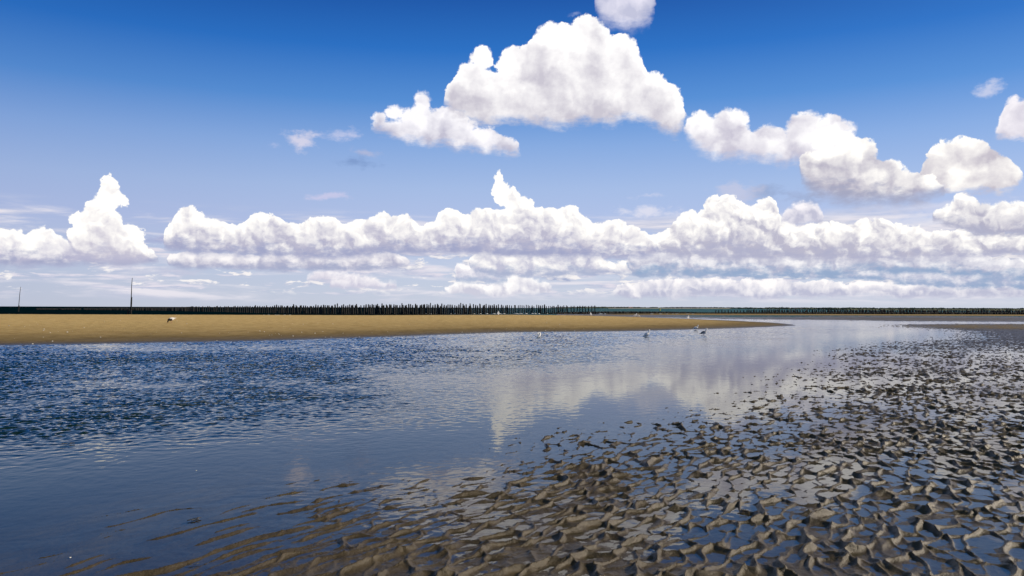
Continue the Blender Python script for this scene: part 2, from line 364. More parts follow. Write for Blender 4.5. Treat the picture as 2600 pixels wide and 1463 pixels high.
def base_height(X, Y):
    lv = LEVEL(X, Y); lv = np.where(lv > -.04, lv * .78, lv + .0088)
    sd = poly_dist(X, Y, BAR) + 0.5 * perlin(X * .12, Y * .12) + .12 * perlin(X * .6, Y * .6)
    top = np.interp(X, [-60, -15, 0, 12, 26], [.62, .60, .69, .62, .5])
    t = np.clip(sd / 30, 0, 1)
    bar = top * (1 - (1 - t) ** 2.1)
    bar = np.where(sd < 0, sd * 0.06, bar)
    w = nstep(sd, -1.5, 0.0)
    h = lv * (1 - w) + bar * w
    # far strip of sand in front of the stakes, on the right
    st = nstep(Y, 160, 172) * (1 - nstep(Y, 192, 206)) * nstep(X / np.maximum(Y, 1), .10, .22)
    h = h + st * (0.10 - h)
    # the beach drops away into the sea
    left = 1 - nstep(X / np.maximum(Y, 1), .0, .06)
    drop = nstep(Y, 108, 135) * left + nstep(Y, 200, 230)
    return h - np.clip(drop, 0, 1) * 0.5, sd

def ripple_height(X, Y, sd):
    u = X / np.maximum(Y, 1)
    R = np.hypot(X, Y)
    w1x = fbm(X * 2.1, Y * 2.1, 2); w1y = fbm(X * 2.1 + 31, Y * 2.1 + 7, 2)
    w2x = perlin(X * .35 + 5, Y * .35); w2y = perlin(X * .35, Y * .35 + 11)
    xx = X + .05 * w1x + .22 * w2x; yy = Y + .05 * w1y + .22 * w2y
    # long slanting crests
    th = math.radians(49)
    ph = (xx * math.sin(th) - yy * math.cos(th)) / .12
    al = (xx * math.cos(th) + yy * math.sin(th))
    ph = ph + .45 * perlin(al * 1.7, ph * .45)
    p = ph - np.floor(ph)
    r1 = np.where(p < .36, p / .36, (1 - p) / .64)
    r1 = np.maximum(0, r1 - .10) ** 1.7 * 1.15
    m = nstep(perlin(al * 2.2 + 3, ph * .8), -.45, .5)
    r1 = r1 * (.18 + .82 * m)
    # cells of connected ridges
    th2 = math.radians(66)
    cx = (xx * math.sin(th2) - yy * math.cos(th2)) / .125
    cy = (xx * math.cos(th2) + yy * math.sin(th2)) / .225
    cx = cx + .35 * perlin(cx * 1.1 + 9, cy * 1.1); cy = cy + .35 * perlin(cx * 1.1, cy * 1.1 + 21)
    f1, f2, al2 = cells(cx, cy)
    e = f1 / f2
    # ridges facing one way stand higher, so the cells stay open on one side
    gate = nstep(perlin(cx * 1.35 + 2, cy * .8 + 40), -.45, .45)
    rd = np.exp(-((f2 - f1) / .21) ** 1.5)
    al2 = al2 * nstep(f2 - f1, .5, .0) + .6 * (1 - nstep(f2 - f1, .5, .0))
    r2 = rd * (.20 + .38 * gate) * (.42 + 1.0 * f1) * (.40 + .95 * al2 ** 1.5) + 1.0 * nstep(f1, .38, .95) * np.exp(-((f2 - f1) / .45) ** 2)
    k = nstep(u + .14 * w2x, -.50, .22) * .9
    k = np.maximum(k, nstep(R, 9, 15) * .55)
    r = r1 * (1 - k) + k * (r2 * 1.0 + .30 * r1 * (.2 + .8 * e))
    big = perlin(X * .9, Y * .9)
    r = r * (1 + .3 * big)
    amp = .0285 * (1 - .25 * nstep(R, 12, 45)) * (1 - nstep(sd, -1.0, .3)) 
    amp = amp * (1 - .75 * nstep(Y, 62, 80)) + .0
    # quiet bed in the deeper channel
    fine = .0030 * fbm(X * 13, Y * 13, 4, .62) * (1 - nstep(R, 10, 25))
    return r * amp + fine + .0045 * big * (1 - nstep(sd, -1, .3))

def grid_mesh(name, mat, radii, angs, zf, attrs=None):
    R, T = np.meshgrid(radii, angs, indexing='ij')
    X = R * np.sin(T); Y = R * np.cos(T)
    Z, at_ = zf(X, Y)
    nr, nc = X.shape
    co = np.stack([X, Y, Z], -1).reshape(-1, 3).astype(np.float32)
    i = (np.arange(nr - 1)[:, None] * nc + np.arange(nc - 1)[None, :]).ravel()
    f = np.stack([i, i + 1, i + nc + 1, i + nc], -1).astype(np.int32)
    me = bpy.data.meshes.new(name)
    me.vertices.add(len(co)); me.vertices.foreach_set('co', co.ravel())
    me.loops.add(f.size); me.loops.foreach_set('vertex_index', f.ravel())
    me.polygons.add(len(f)); me.polygons.foreach_set('loop_start', np.arange(0, f.size, 4, dtype=np.int32))
    me.polygons.foreach_set('loop_total', np.full(len(f), 4, np.int32))
    me.polygons.foreach_set('use_smooth', np.ones(len(f), bool))
    for k, v in at_.items():
        a = me.attributes.new(k, 'FLOAT', 'POINT'); a.data.foreach_set('value', v.ravel().astype(np.float32))
    me.update(calc_edges=True)
    me.materials.append(mat)
    o = bpy.data.objects.new(name, me); COL.objects.link(o)
    return o

def material(name):
    m = bpy.data.materials.new(name); m.use_nodes = True; m.node_tree.nodes.clear(); S.nt = m.node_tree
    return m
def finish(m, shader):
    out = new('ShaderNodeOutputMaterial'); m.node_tree.links.new(shader.s, out.inputs[0]); return m
def attr(n):
    a = new('ShaderNodeAttribute'); a.attribute_name = n; return S(a.outputs['Fac'])
def pos():
    return S(new('ShaderNodeNewGeometry').outputs['Position'])
def principled(col, rough=.6, spec=.5, normal=None, **kw):
    n = new('ShaderNodeBsdfPrincipled')
    put(col, n.inputs['Base Color']); put(rough, n.inputs['Roughness']); put(spec, n.inputs['Specular IOR Level'])
    for k, v in kw.items(): put(v, n.inputs[k])
    if normal is not None: put(normal, n.inputs['Normal'])
    return S(n.outputs[0])
def bump(h, dist, strength=1.0, normal=None):
    n = new('ShaderNodeBump'); put(strength, n.inputs['Strength']); n.inputs['Distance'].default_value = dist
    put(h, n.inputs['Height'])
    if normal is not None: put(normal, n.inputs['Normal'])
    return S(n.outputs[0])
def scalev(v, x, y, z):
    n = new('ShaderNodeVectorMath', operation='MULTIPLY'); put(v, n.inputs[0]); n.inputs[1].default_value = (x, y, z); return S(n.outputs[0])

def sand_material():
    m = material('sand')
    p = pos(); dry = attr('dry'); _, _, pz = xyz(p)
    g1 = noise(p, 90, 4, .7); g2 = noise(p, 2.2, 5, .6); g3 = noise(p, 14, 4, .6)
    wetc = mix(sstep(g2, .3, .7), (.046, .032, .014, 1), (.074, .055, .027, 1))
    wetc = mix((g1 * 1.4 - .2).clamp(), mulc(wetc, (.72, .72, .72, 1)), mulc(wetc, (1.3, 1.27, 1.2, 1)))
    dryc = mix(sstep(g2, .25, .75), (.43, .300, .122, 1), (.62, .455, .210, 1))
    dryc = mix((g1 * 1.6 - .3).clamp(), mulc(dryc, (.72, .70, .66, 1)), mulc(dryc, (1.22, 1.2, 1.15, 1)))
    dryc = mix(sstep(g3, .60, .72) * .5, dryc, (.15, .10, .05, 1))
    c = mix(dry, wetc, dryc)
    rough = lin(dry, 0, .3, .40, .95)
    n = bump(g1, .006, .9); n = bump(g3, .03, dry * .6 + .1, n)
    g4 = noise(p, 5, 3, .5); n = bump(g4, .05, dry * .5, n)
    return finish(m, principled(c, rough, lin(dry, 0, .25, .33, .05), n))

def water_material():
    m = material('shallow_water')
    p = pos(); chop = attr('chop'); dep = attr('depth')
    p1 = scalev(p, 1.0, .55, 1)
    h = noise(p1, 3.2, 2.5, .55, dist=.4) + noise(p1, 9.5, 2, .5, dist=.3) * .35
    patch = .55 + noise(p, .35, 2, .5) * .9
    n = bump(h, .03, (chop * patch).clamp())
    h2 = noise(scalev(p, 1.0, .6, 1), 22, 2, .5)
    n = bump(h2, .004, (chop * 0.6 + .05).clamp(), n)
    back = S(new('ShaderNodeNewGeometry').outputs['Backfacing'])
    fr = new('ShaderNodeFresnel'); put(lin(back, 0, 1, 1.37, 1 / 1.37), fr.inputs[0]); put(n, fr.inputs[1])
    tr = new('ShaderNodeBsdfTransparent')
    tint = mix(sstep(dep, -.002, .075), (.84, .86, .80, 1), (.04, .075, .065, 1))
    put(tint, tr.inputs[0])
    gl = new('ShaderNodeBsdfGlossy'); gl.inputs['Roughness'].default_value = .03; put(n, gl.inputs['Normal'])
    df = new('ShaderNodeBsdfDiffuse'); put((.005, .020, .018, 1), df.inputs[0])            # faint silt in the deeper water
    mk = new('ShaderNodeMixShader'); put(sstep(dep, .02, .12) * .85, mk.inputs[0]); put(S(tr.outputs[0]), mk.inputs[1]); put(S(df.outputs[0]), mk.inputs[2])
    mx = new('ShaderNodeMixShader'); put(S(fr.outputs[0]), mx.inputs[0])
    put(S(mk.outputs[0]), mx.inputs[1]); put(S(gl.outputs[0]), mx.inputs[2])
    return finish(m, S(mx.outputs[0]))

def sea_material():
    m = material('sea_water')
    p = pos(); px, py, _ = xyz(p)
    right = sstep(px / py.max(1.0), -.12, .16)
    c = mix(right, (.001, .009, .013, 1), (.008, .085, .090, 1))
    h = noise(scalev(p, .6, 1.0, 1), .9, 3, .6, dist=.3)
    n = bump(h, 1.0, .8)
    d = noise(scalev(p, .004, .03, 1), 1, 4, .6)
    c = mix(d, mulc(c, (.7, .75, .8, 1)), mulc(c, (1.35, 1.3, 1.25, 1)))
    return finish(m, principled(c, .5, lin(right, 0, 1, .0, .08), n))

def setting(o, label=None):
    o['kind'] = 'structure'
    return o

WAVE = .033
def build_ground():
    radii = [2.2]
    while radii[-1] < 14: radii.append(radii[-1] + .0035 + .0009 * radii[-1])
    while radii[-1] < 70: radii.append(radii[-1] * 1.0018 - .009)
    while radii[-1] < 420: radii.append(radii[-1] * 1.012)
    angs = np.radians(np.arange(-45, 45.01, .070))
    def zf(X, Y):
        b, sd = base_height(X, Y)
        z = b + ripple_height(X, Y, sd)
        lum = fbm(X * 1.1, Y * .8, 3) * .012 * nstep(sd, .2, 4)           # footworn, wind-worked bar
        z = z + lum
        zz = z + .03 * perlin(X * .4, Y * .4)
        dry = (.16 * nstep(z, .008, .04) + .46 * nstep(zz, .04, .28) + .38 * nstep(zz, .15, .6)) * nstep(sd, -.2, 1.5)
        st = nstep(Y, 160, 172) * (1 - nstep(Y, 192, 206)) * nstep(X / np.maximum(Y, 1), .10, .22)
        dry = np.maximum(dry, st * .55)
        flat = nstep(z, .0, .03) * nstep(Y, 50, 62) * .30
        dry = np.maximum(dry, np.where(sd < 0, flat, 0))
        return z, {'dry': dry}
    setting(grid_mesh('sand_flat', sand_material(), np.array(radii), angs, zf))
    # shallow water of the channel, level 0
    r2 = [2.2]
    while r2[-1] < 70: r2.append(r2[-1] + .010 + .0016 * r2[-1])
    while r2[-1] < 132: r2.append(r2[-1] * 1.004)
    def wf(X, Y):
        ch = CHOP(X, Y); b, sd = base_height(X, Y)
        a = np.radians(-8); xr = X * np.cos(a) - Y * np.sin(a); yr = X * np.sin(a) + Y * np.cos(a)
        wx = xr + .10 * perlin(xr * 1.6, yr * 1.6); wy = yr + .16 * perlin(xr * 1.1 + 8, yr * 1.3)
        h = .8 * (1 - 2 * np.abs(perlin(wx * 3.3, wy * 4.2))) + .75 * (1 - 2 * np.abs(perlin(wx * 7.4 + 3, wy * 8.6))) + .30 * perlin(wx * 15, wy * 17)
        gust = .65 + .55 * perlin(X * .22, Y * .16) + .3 * perlin(X * .8, Y * .6)
        return (h - .9) * WAVE * np.clip(ch, 0, 1) ** 1.3 * np.clip(gust, .15, 1.5), {'chop': ch, 'depth': np.maximum(0.0, -(b + .012))}
    SEA_R = r2[-1]
    setting(grid_mesh('channel_water', water_material(), np.array(r2), np.radians(np.arange(-48, 48.01, .11)), wf))
    # right-hand back water and open sea
    r3 = [SEA_R]
    while r3[-1] < 26000: r3.append(r3[-1] * 1.15)
    def sf(X, Y): return np.zeros_like(X), {}
    setting(grid_mesh('sea', sea_material(), np.array(r3), np.radians(np.arange(-75, 75.01, 1)), sf))
build_ground()

# ------------------------------------------------------------------ objects
random.seed(11)
def tag(o, label, cat, group=None, kind=None):
    if label: o['label'] = label
    if cat: o['category'] = cat
    if group: o['group'] = group
    if kind: o['kind'] = kind
    return o
def empty(name, loc, rz=0.0, s=1.0):
    o = bpy.data.objects.new(name, None); COL.objects.link(o)
    o.location = loc; o.rotation_euler = (0, 0, rz); o.scale = (s, s, s); o.empty_display_size = .1
    return o
def mesh_of(name, V, Fc, mat, smooth=True):
    me = bpy.data.meshes.new(name); me.from_pydata([tuple(v) for v in V], [], Fc); me.update()
    if smooth: me.polygons.foreach_set('use_smooth', [True] * len(me.polygons))
    me.materials.append(mat); return me
def link(name, me, parent=None, loc=(0, 0, 0), rot=(0, 0, 0), s=1.0):
    o = bpy.data.objects.new(name, me); COL.objects.link(o)
    o.location = loc; o.rotation_euler = rot; o.scale = (s, s, s) if not hasattr(s, '__len__') else s
    if parent: o.parent = parent
    return o
def tube(pts, rad, n=10, flat=1.0, V=None, Fc=None):
    """closed swept tube through pts with radii rad (vertical radius scaled by flat)"""
    if V is None: V, Fc = [], []
    b0 = len(V); P = [Vector(p) for p in pts]
    for i, p in enumerate(P):
        t = (P[min(i + 1, len(P) - 1)] - P[max(i - 1, 0)]).normalized()
        up = Vector((0, 0, 1)) if abs(t.z) < .95 else Vector((0, 1, 0))
        s = t.cross(up).normalized(); q = s.cross(t).normalized()
        r = rad[i]; rx, rz = (r if hasattr(r, '__len__') else (r, r * flat))
        for k in range(n):
            a = 2 * math.pi * k / n
            V.append(p + s * (math.cos(a) * rx) + q * (math.sin(a) * rz))
    for i in range(len(P) - 1):
        for k in range(n):
            a = b0 + i * n + k; b = b0 + i * n + (k + 1) % n
            Fc.append((a, b, b + n, a + n))
    Fc.append(tuple(b0 + k for k in range(n))[::-1]); Fc.append(tuple(b0 + (len(P) - 1) * n + k for k in range(n)))
    return V, Fc
def catmull(ps, m=4):
    out = []
    ps = [np.array(p, float) for p in ps]
    for i in range(len(ps) - 1):
        a = ps[max(i - 1, 0)]; b = ps[i]; c = ps[i + 1]; d = ps[min(i + 2, len(ps) - 1)]
        for j in range(m):
            t = j / m
            out.append(.5 * (2 * b + (c - a) * t + (2 * a - 5 * b + 4 * c - d) * t * t + (3 * b - a - 3 * c + d) * t ** 3))
    out.append(ps[-1]); return out

def plain(name, c1, c2, scale=6, rough=.8, spec=.3, bd=.01):
    m = material(name); tcn = S(new('ShaderNodeTexCoord').outputs['Object'])
    g = noise(tcn, scale, 5, .6)
    return finish(m, principled(mix(sstep(g, .3, .7), (*c1, 1), (*c2, 1)), rough, spec, bump(g, bd, .6)))
M_POST = plain('mussel_covered_wood', (.006, .007, .008), (.020, .020, .016), 9, .7, .3, .05)
M_WOOD = plain('weathered_wood', (.020, .018, .015), (.050, .043, .034), 7, .85, .2, .02)
M_FEATHER = plain('white_feathers', (.80, .79, .77), (.90, .89, .87), 30, .8, .2, .004)
M_GREY = plain('grey_wing', (.13, .14, .16), (.20, .21, .23), 40, .8, .2, .004)
M_BLACK = plain('black_feathers', (.010, .010, .011), (.025, .024, .024), 40, .7, .3, .004)
M_LEG = plain('pink_legs', (.55, .25, .17), (.62, .32, .2), 60, .6, .3, .001)
M_BEAK = plain('orange_beak', (.60, .24, .06), (.65, .3, .08), 60, .5, .4, .001)
M_SHELL = plain('white_shell', (.70, .66, .58), (.86, .83, .76), 60, .5, .4, .003)
M_WEED = plain('brown_seaweed', (.018, .016, .006), (.06, .045, .012), 40, .35, .6, .004)
M_ROPE = plain('grey_rope', (.12, .12, .11), (.2, .2, .18), 60, .9, .1, .002)
M_FOAM = plain('sea_foam', (.62, .66, .66), (.85, .87, .86), 4, .9, .2, .05)
M_YELLOW = plain('yellow_paint', (.60, .52, .05), (.70, .62, .08), 5, .5, .4, .004)
M_WALL = plain('white_render', (.62, .58, .52), (.78, .75, .70), 1, .9, .2, .01)
M_ROOF = plain('slate_roof', (.10, .10, .12), (.17, .15, .15), 1, .8, .2, .02)
M_ROOF2 = plain('tile_roof', (.36, .16, .10), (.46, .22, .14), 1, .8, .2, .02)
M_TREE = plain('far_foliage', (.016, .032, .026), (.035, .060, .038), .12, .95, .1, .5)
M_HILL = plain('far_fields', (.045, .075, .045), (.12, .13, .07), .006, .95, .1, .3)
M_BEACH = plain('far_sand', (.42, .36, .26), (.52, .45, .33), .02, .95, .1, .05)

def post_mesh(i, h, r, thick=1.0):
    """wooden stake, thick with mussels up to near its head"""
    rs = random.Random(i); V, Fc = [], []
    n, m = 9, 16; jit = [[rs.uniform(-1, 1) for _ in range(n)] for _ in range(m + 1)]
    lx, ly = rs.uniform(-.03, .03), rs.uniform(-.03, .03)
    cap = rs.uniform(.80, .95)
    for j in range(m + 1):
        t = j / m; z = -0.4 + (h + .4) * t
        rr = r * (1.0 + (thick - 1) * (1 if t < cap else .15)) * (1 - .2 * t) * (.86 if t > .98 else 1)
        for k in range(n):
            a = 2 * math.pi * k / n
            q = rr * (1 + .16 * jit[j][k] * (1 if t < cap else .3))
            V.append((math.cos(a) * q + lx * z, math.sin(a) * q + ly * z, z))
    for j in range(m):
        for k in range(n):
            a = j * n + k; b = j * n + (k + 1) % n; Fc.append((a, b, b + n, a + n))
    Fc.append(tuple(m * n + k for k in range(n)))
    return V, Fc

XS = [60, 100, 200, 380, 500, 650, 850, 1100, 1300, 1513, 1700, 1900, 2600]
DIST = [345, 338, 333, 298, 242, 190, 170, 164, 189, 192, 204, 211, 211]
TOPZ = [.6, .62, .68, 1.1, 1.5, 1.68, 1.92, 2.08, 2.02, 1.92, 1.0, 1.05, 1.0]
def row_point(x, dy=0.0):
    Y = float(np.interp(x, XS, DIST)) + dy
    d = ray(x, 790); return Vector((d.x / d.y * Y, Y, 0.0))

# a few shapes shared by all posts (unit height, scaled when placed)
V_POST = [mesh_of('mussel_post', *post_mesh(i, 1.9, .15, [1.25, 1.45, 1.1, 1.6, 1.3, 1.0][i % 6]), M_POST) for i in range(12)]
V_THIN = [mesh_of('mussel_post', *post_mesh(40 + i, 1.9, .13, 1.0), M_POST) for i in range(6)]
V_LOW = [mesh_of('mussel_post', *post_mesh(60 + i, 1.9, .13, 1.15), M_POST) for i in range(8)]
def place_post(me, p, h, label, group):
    o = bpy.data.objects.new('mussel_post', me); COL.objects.link(o)
    o.location = p; o.scale = (1, 1, h / 1.9)
    o.rotation_euler = (random.gauss(0, .03), random.gauss(.01, .042), random.uniform(0, 6.28))
    tag(o, label, 'post', group); return o
G_MAIN = 'mussel posts in the long row behind the sandbar'
tall = [1019.6, 1093.5, 1195.2, 1218, 1384.5]
names = ['first', 'second', 'third', 'fourth', 'fifth']
for i, x in enumerate(tall):
    p = row_point(x, -1); h = float(np.interp(x, XS, TOPZ)) + .28
    place_post(V_THIN[i % 6], p, h, 'thin post sticking up highest above the crowded dark row, %s of five from the left' % names[i], G_MAIN)
x = 500.0; cnt = 0
while cnt < 186 and x < 1438:
    if all(abs(x - t) > 1.6 for t in tall):
        dy = random.choice([0, 0, 1.5, -1.5, 3, -3])
        p = row_point(x, dy); h = float(np.interp(x, XS, TOPZ)) + random.gauss(0, .15)
        me = V_POST[cnt % 12] if x < 1290 or random.random() < .3 else V_THIN[cnt % 6]
        place_post(me, p, max(.5, h), 'dark mussel-covered post standing among the crowded posts behind the sandbar', G_MAIN); cnt += 1
    x += random.uniform(3.9, 6.2)
end_x = [1441, 1450, 1457, 1464.5, 1472, 1479, 1487, 1494, 1502.6, 1510.5]
words = ['last post at the right end', 'second post from the right end', 'third post from the right end', 'fourth post from the right end', 'fifth post from the right end',
         'sixth post from the right end', 'seventh post from the right end', 'eighth post from the right end', 'ninth post from the right end', 'tenth post from the right end']
for k, x in enumerate(reversed(end_x)):
    p = row_point(x); place_post(V_THIN[k % 6], p, 1.93 + random.gauss(0, .05), words[k] + ' of the tall row, spaced apart with open sea behind', 'spaced posts at the right end of the tall row')
# ropes between the last posts
for z in (1.86, 1.62):
    a = row_point(1450); b = row_point(1510.5); pts = []
    for i in range(25):
        t = i / 24; q = a.lerp(b, t); pts.append((q.x, q.y, z - .05 * abs(math.sin(t * math.pi * 8))))
    V, Fc = tube(pts, [.022] * 25, 6)
    o = link('rope', mesh_of('rope', V, Fc, M_ROPE))
    tag(o, 'upper thin rope strung between the spaced posts at the end of the row' if z > 1.7 else 'lower thin rope strung between the spaced posts at the end of the row', 'rope', 'ropes between the posts')
# the low far row on the right
for k in range(99):
    x = 1817 + k * 7.95
    p = row_point(x, random.uniform(-1, 1)); h = 1.05 + random.gauss(0, .06) + (.12 if x > 2050 else 0)
    place_post(V_LOW[k % 8], p, h, 'short dark post in the low far row beyond the right-hand flats', 'short posts of the far right row')
# the uncountable rest: low stakes massed at the foot, and the faint far rows
def mass(name, items, mat):
    V, Fc = [], []
    for (p, h, r, sd_) in items:
        rs = random.Random(sd_); b0 = len(V); n = 6
        for j, (t, q) in enumerate(((-.3, 1), (.3, 1.1), (.7, .95), (1, .7))):
            for k in range(n):
                a = 2 * math.pi * k / n; qq = r * q * (1 + .2 * rs.uniform(-1, 1))
                V.append((p.x + math.cos(a) * qq, p.y + math.sin(a) * qq, h * t if t > 0 else -.3))
        for j in range(3):
            for k in range(n):
                a = b0 + j * n + k; b = b0 + j * n + (k + 1) % n; Fc.append((a, b, b + n, a + n))
        Fc.append(tuple(b0 + 3 * n + k for k in range(n)))
    return link(name, mesh_of(name, V, Fc, mat))
items = []
x = 1380.0
while x < 2720:
    lo = float(np.interp(x, [1380, 1450, 1520, 1640, 1700, 1800, 1900, 2720], [.18, .45, .55, .55, .50, .34, .42, .55]))
    for dy in (-2, 0, 2): items.append((row_point(x + random.uniform(-1, 1), dy + random.uniform(-.6, .6)), lo * random.uniform(.75, 1.1), .22, len(items)))
    x += 2.1
o = mass('low_mussel_stakes', items, M_POST); tag(o, 'low black mass of mussel-covered stakes at the foot of the far rows', 'stakes', None, 'stuff')
items = []
x = 92.0
while x < 500:
    if not (205 < x < 212) : items.append((row_point(x, random.uniform(-5, 5)), float(np.interp(x, XS, TOPZ)) + random.gauss(0, .07), .24, len(items)))
    x += random.uniform(1.6, 3.0) * (1 if x < 380 else 1.35)
x = 1900.0
while x < 2720:
    items.append((row_point(x, random.uniform(3, 12)), 1.1 + random.gauss(0, .12), .16, len(items)))
    x += random.uniform(3.5, 6.5) * (1.2 if x < 2100 else .75)
o = mass('far_mussel_posts', items, M_POST); tag(o, 'faint far rows of dark mussel posts standing in the sea', 'posts', None, 'stuff')

# tall channel poles
def channel_pole(x0, v0, x1, v1, Y, split, r0, label):
    base = at(x0, v0, Y); base.z = 0; top = at(x1, v1, Y)
    e = empty('channel_pole', base)
    d = top - base
    pts = [Vector((0, 0, -.6)) - d * .0] + [d * (split * k / 5) for k in range(6)]
    V, Fc = tube(pts, [r0 * 1.15, r0 * 1.1, r0 * 1.15, r0, r0 * 1.05, r0, r0 * .9], 8)
    tag(e, label, 'pole', 'tall poles in the sea')
    link('lower_post', mesh_of('lower_post', V, Fc, M_POST), e)
    k = d.cross(Vector((0, 1, 0))).normalized() * .06
    pts = [d * (split - .06) + k, d * (split + .15) + k, d * .75 + k * 1.6, d * .9 + k, d + k * .4]
    V, Fc = tube(pts, [r0 * .55, r0 * .52, r0 * .42, r0 * .36, r0 * .28], 8)
    link('upper_pole', mesh_of('upper_pole', V, Fc, M_WOOD), e)
channel_pole(332, 801, 336.4, 705.5, 150, .47, .15, 'tallest leaning pole with a thick lower half, rising behind the sandbar at the left')
channel_pole(46.5, 791, 53, 728.5, 205, .26, .15, 'thin leaning pole out in the dark sea near the left edge')
p = at(324.5, 801, 150); p.z = 0
V, Fc = post_mesh(5, 1.0, .15, 1.2); o = link('channel_post', mesh_of('channel_post', V, Fc, M_POST), None, p)
tag(o, 'short dark post just left of the tallest leaning pole', 'post')

# ------------------------------------------------------------------ birds
def bird(loc, rz, label, cat='gull', neck=.10, pitch=.15, legs=.10, head_low=False, back=M_GREY, scale=1.0, hood=None, wing_drop=0.0, group='gulls and waders around the channel'):
    """faces +X; body one surface from tail to crown"""
    e = empty('gull' if cat == 'gull' else 'wading_bird', loc, rz, scale)
    tag(e, label, cat, group)
    cp, sp = math.cos(pitch), math.sin(pitch)
    def B(x, z): return (x * cp - z * sp, 0, legs + .085 + x * sp + z * cp)
    if head_low: hd = [B(.16, .0), B(.20, -.06), B(.225, -.11), B(.24, -.14)]; hr = [(.045, .05), (.033, .036), (.032, .034), (.014, .015)]
    else:
        hd = [B(.15, .04), (B(.17, .06)[0] + .005, 0, B(.17, .06)[2] + neck * .5), (B(.18, .06)[0] + .022, 0, B(.17, .06)[2] + neck), (B(.2, .06)[0] + .055, 0, B(.17, .06)[2] + neck - .004)]
        hr = [(.045, .05), (.032, .036), (.034, .036), (.012, .013)]
    path = [B(-.23, .015), B(-.17, .015), B(-.09, .005), B(0, 0), B(.09, .0)] + hd
    rad = [(.018, .006), (.038, .022), (.068, .058), (.080, .078), (.072, .072)] + hr
    comb = catmull([tuple(p) + tuple(r) for p, r in zip(path, rad)], 4)
    V, Fc = tube([c[:3] for c in comb], [tuple(c[3:]) for c in comb], 14)
    link('body', mesh_of('body', V, Fc, M_FEATHER), e)
    if hood:
        m = 4 * 4 - 5; sub = comb[m:]
        V, Fc = tube([c[:3] for c in sub], [(c[3] * 1.06 + .001, c[4] * 1.06 + .001) for c in sub], 14)
        link('hood', mesh_of('hood', V, Fc, hood), e)
    tip = Vector(comb[-1][:3]); prev = Vector(comb[-4][:3]); dr = (tip - prev).normalized()
    if not head_low: dr = Vector((1, 0, -.12)).normalized()
    V, Fc = tube([tip - dr * .008, tip + dr * .022, tip + dr * .045], [.0085, .0065, .002], 8)
    link('beak', mesh_of('beak', V, Fc, M_BEAK), e)
    for s in (-1, 1):
        W = [B(.10, .035), B(.03, .05), B(-.07, .045 - wing_drop), B(-.18, .025 - wing_drop), B(-.29, .02 - wing_drop)]
        W = [(a, s * y, c) for (a, _, c), y in zip(W, (.050, .060, .052, .030, .010))]
        cw = catmull([tuple(p) + r for p, r in zip(W, ((.012, .03), (.024, .05), (.024, .045), (.016, .022), (.004, .005)))], 3)
        V, Fc = tube([c[:3] for c in cw], [tuple(c[3:]) for c in cw], 10)
        link('wing', mesh_of('wing', V, Fc, back), e)
    if legs > .03:
        for s in (-1, 1):
            V, Fc = tube([(.01, s * .03, legs + .03), (-.005, s * .03, legs * .5), (.004, s * .03, .004)], [.007, .0045, .005], 6)
            f = len(V)
            V, Fc = tube([(-.012, s * .03, .004), (.02, s * .03, .005), (.05, s * .03, .003)], [(.005, .004), (.016, .003), (.022, .002)], 6, V=V, Fc=Fc)
            link('leg', mesh_of('leg', V, Fc, M_LEG), e)
    return e
def bar_point(x, v):
    """point of the sand surface seen at photo pixel"""
    d = ray(x, v); best = None
    Ys = np.linspace(26, 118, 1800); k = Ys / d.y
    X = d.x * k; Z = CAM_H + d.z * k
    b, _ = base_height(X, Ys); hit = np.nonzero(Z <= np.maximum(b, 0))[0]
    i = hit[0] if len(hit) else -1
    return Vector((X[i], Ys[i], max(b[i], 0)))
def lean(p, dz): return Vector((p.x, p.y, p.z + dz))
bird(bar_point(435, 820.5), math.radians(222), 'black-fronted white bird bending on pink legs, alone on the golden sandbar', 'wading bird', legs=.13, head_low=True, back=M_FEATHER, hood=M_BLACK, scale=1.0, pitch=-.2)
bird(ground(1369, 855), math.radians(80), 'white gull seen as an oval, head down in the rippled water', legs=.0, head_low=True, back=M_FEATHER, pitch=.45, scale=1.05)
bird(lean(ground(1642, 854.5), -.03), math.radians(18), 'white gull with neck stretched up, wading in the channel left of two others', neck=.115, pitch=.5, legs=.05, back=M_FEATHER, scale=.9)
bird(ground(1767, 838), math.radians(12), 'white gull standing on the sandbar edge at the waterline', neck=.09, pitch=.28, legs=.07, back=M_FEATHER, scale=.85)
bird(ground(1787, 851), math.radians(6), 'grey-winged gull with white breast facing right in the water', neck=.12, pitch=.35, legs=.05, back=M_GREY, scale=.9)
for (x, v, rz, lab, hl) in ((1612, 806, 20, 'left white gull of the close pair on the far side of the sandbar', False), (1620, 806.5, 160, 'right white gull of the close pair on the far side of the sandbar', True),
                        (1747, 812, 60, 'small distant gull on the thin right part of the sandbar', False), (1500, 803, 90, 'tiny white gull on the sandbar crest below the last posts', False),
                        (1265, 801.5, 90, 'tiny white gull on the sandbar crest below the crowded posts', False)):
    p = bar_point(x, v)
    bird(p, math.radians(rz), lab, legs=.07, head_low=hl, back=M_FEATHER, neck=.08, pitch=.3, scale=1.15)

